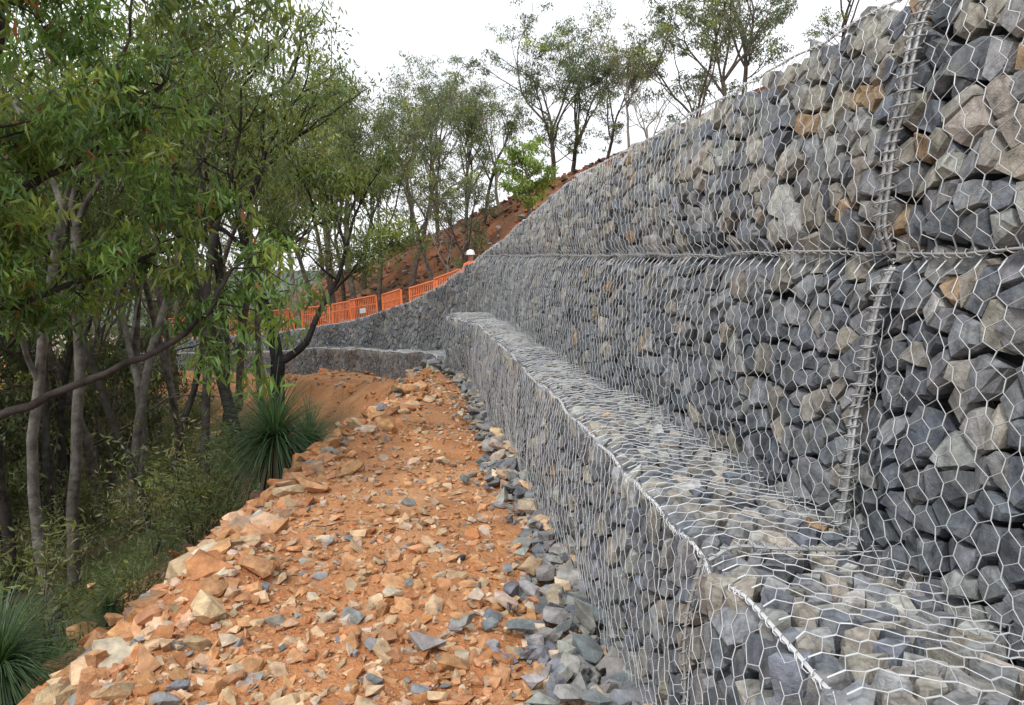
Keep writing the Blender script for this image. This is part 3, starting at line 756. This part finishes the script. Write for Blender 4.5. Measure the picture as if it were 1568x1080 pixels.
# ---------------------------------------------------------------- worker
def worker(x,y,z,rz):
    e_=bpy.data.objects.new('worker',None);sc.collection.objects.link(e_);e_.location=(x,y,z);e_.rotation_euler=(0,0,rz)
    J=[((0,0,.95),.15),((0,0,1.15),.15),((0,0,1.38),.17),((0,0,1.5),.07),((0,.01,1.56),.075),((0,.02,1.66),.1),((0,.01,1.74),.08),
       ((.2,0,1.4),.07),((.27,.04,1.13),.05),((.2,.22,1.02),.038),((-.2,0,1.4),.07),((-.28,-.02,1.13),.05),((-.27,.1,.9),.038),
       ((.1,0,.88),.1),((.11,.03,.48),.075),((.12,0,.09),.05),((.12,.14,.04),.045),((-.1,0,.88),.1),((-.12,.04,.48),.075),((-.13,-.02,.09),.05),((-.13,.12,.04),.045)]
    E=[(0,1),(1,2),(2,3),(3,4),(4,5),(5,6),(2,7),(7,8),(8,9),(2,10),(10,11),(11,12),(0,13),(13,14),(14,15),(15,16),(0,17),(17,18),(18,19),(19,20)]
    me=bpy.data.meshes.new('body');me.from_pydata([j[0] for j in J],E,[])
    o=bpy.data.objects.new('body',me);sc.collection.objects.link(o);o.parent=e_
    sk=o.modifiers.new('s','SKIN')
    for v,j in zip(me.skin_vertices[0].data,J): v.radius=(j[1],j[1]*.8)
    me.skin_vertices[0].data[0].use_root=True
    ss=o.modifiers.new('b','SUBSURF');ss.levels=1;ss.render_levels=2
    m,nt,b=newmat('worker_clothes');N=nt.nodes;L=nt.links
    tc=N.new('ShaderNodeTexCoord');sp=N.new('ShaderNodeSeparateXYZ');L.new(tc.outputs['Object'],sp.inputs[0])
    mr=N.new('ShaderNodeMapRange');mr.inputs[2].default_value=2;L.new(sp.outputs[2],mr.inputs[0])
    cr=N.new('ShaderNodeValToRGB');cr.color_ramp.interpolation='CONSTANT'
    el=cr.color_ramp.elements;el[0].position=0;el[0].color=(.02,.015,.01,1);el[1].position=.06;el[1].color=(.02,.03,.07,1)
    for p_,c_ in ((.46,(.95,.16,.03,1)),(.745,(.5,.28,.2,1))): q=el.new(p_);q.color=c_
    L.new(mr.outputs[0],cr.inputs[0]);L.new(cr.outputs[0],b.inputs['Base Color'])
    me.materials.append(m)
    mb=MB();n=12;V=[];F=[]
    for i,(zz,rr) in enumerate(((1.70,.17),(1.705,.125),(1.78,.12),(1.83,.085),(1.855,.03))):
        for k in range(n): V.append((math.cos(k*6.283/n)*rr,.02+math.sin(k*6.283/n)*rr*1.15,zz))
    for i in range(4):
        for k in range(n): F.append((i*n+k,i*n+(k+1)%n,(i+1)*n+(k+1)%n,(i+1)*n+k))
    mb.add(V,F,(1,1,1),0,True);h_=mb.obj('hard_hat',[M_wh]);h_.parent=e_
worker(2.02,24.2,H1(2.02,24.2),2.6)

# ---------------------------------------------------------------- world, sun, camera
w=bpy.data.worlds.new("World");sc.world=w;w.use_nodes=True;nt=w.node_tree;N=nt.nodes;L=nt.links
bg=N['Background'];sky=N.new('ShaderNodeTexSky');sky.sky_type='NISHITA';sky.sun_disc=False
el=math.radians(52);rot=math.radians(215)
sky.sun_elevation=el;sky.sun_rotation=rot
tc=N.new('ShaderNodeTexCoord');no=N.new('ShaderNodeTexNoise');no.inputs['Scale'].default_value=2.2;no.inputs['Detail'].default_value=5
L.new(tc.outputs['Generated'],no.inputs['Vector'])
cr=N.new('ShaderNodeMapRange');cr.inputs[1].default_value=.35;cr.inputs[2].default_value=.65;cr.inputs[3].default_value=11.2;cr.inputs[4].default_value=13.8
L.new(no.outputs['Fac'],cr.inputs[0])
vm=N.new('ShaderNodeVectorMath');vm.operation='SCALE';vm.inputs[0].default_value=(.98,1.0,1.04);L.new(cr.outputs[0],vm.inputs['Scale'])
mx=N.new('ShaderNodeMix');mx.data_type='RGBA';mx.inputs[0].default_value=.9
L.new(sky.outputs[0],mx.inputs[6]);L.new(vm.outputs[0],mx.inputs[7]);L.new(mx.outputs[2],bg.inputs['Color'])
bg.inputs['Strength'].default_value=.11
sd=bpy.data.lights.new('sun','SUN');sd.energy=2.1;sd.angle=math.radians(10);sd.color=(1,.965,.92)
so=bpy.data.objects.new('sun',sd);sc.collection.objects.link(so)
az=math.radians(215)
dv=Vector((math.sin(az)*math.cos(el),math.cos(az)*math.cos(el),math.sin(el)))
so.rotation_euler=dv.to_track_quat('Z','Y').to_euler()
cam=bpy.data.cameras.new('camera');co=bpy.data.objects.new('camera',cam);sc.collection.objects.link(co);sc.camera=co
cam.sensor_width=36;cam.lens=27.7;cam.clip_start=.05;cam.clip_end=3000
co.location=(0,0,0);co.rotation_euler=(math.radians(90-7.0),0,math.radians(-7.74))
sc.view_settings.view_transform='Standard';sc.view_settings.look='None';sc.view_settings.exposure=0
print('done',time.time()-T0)
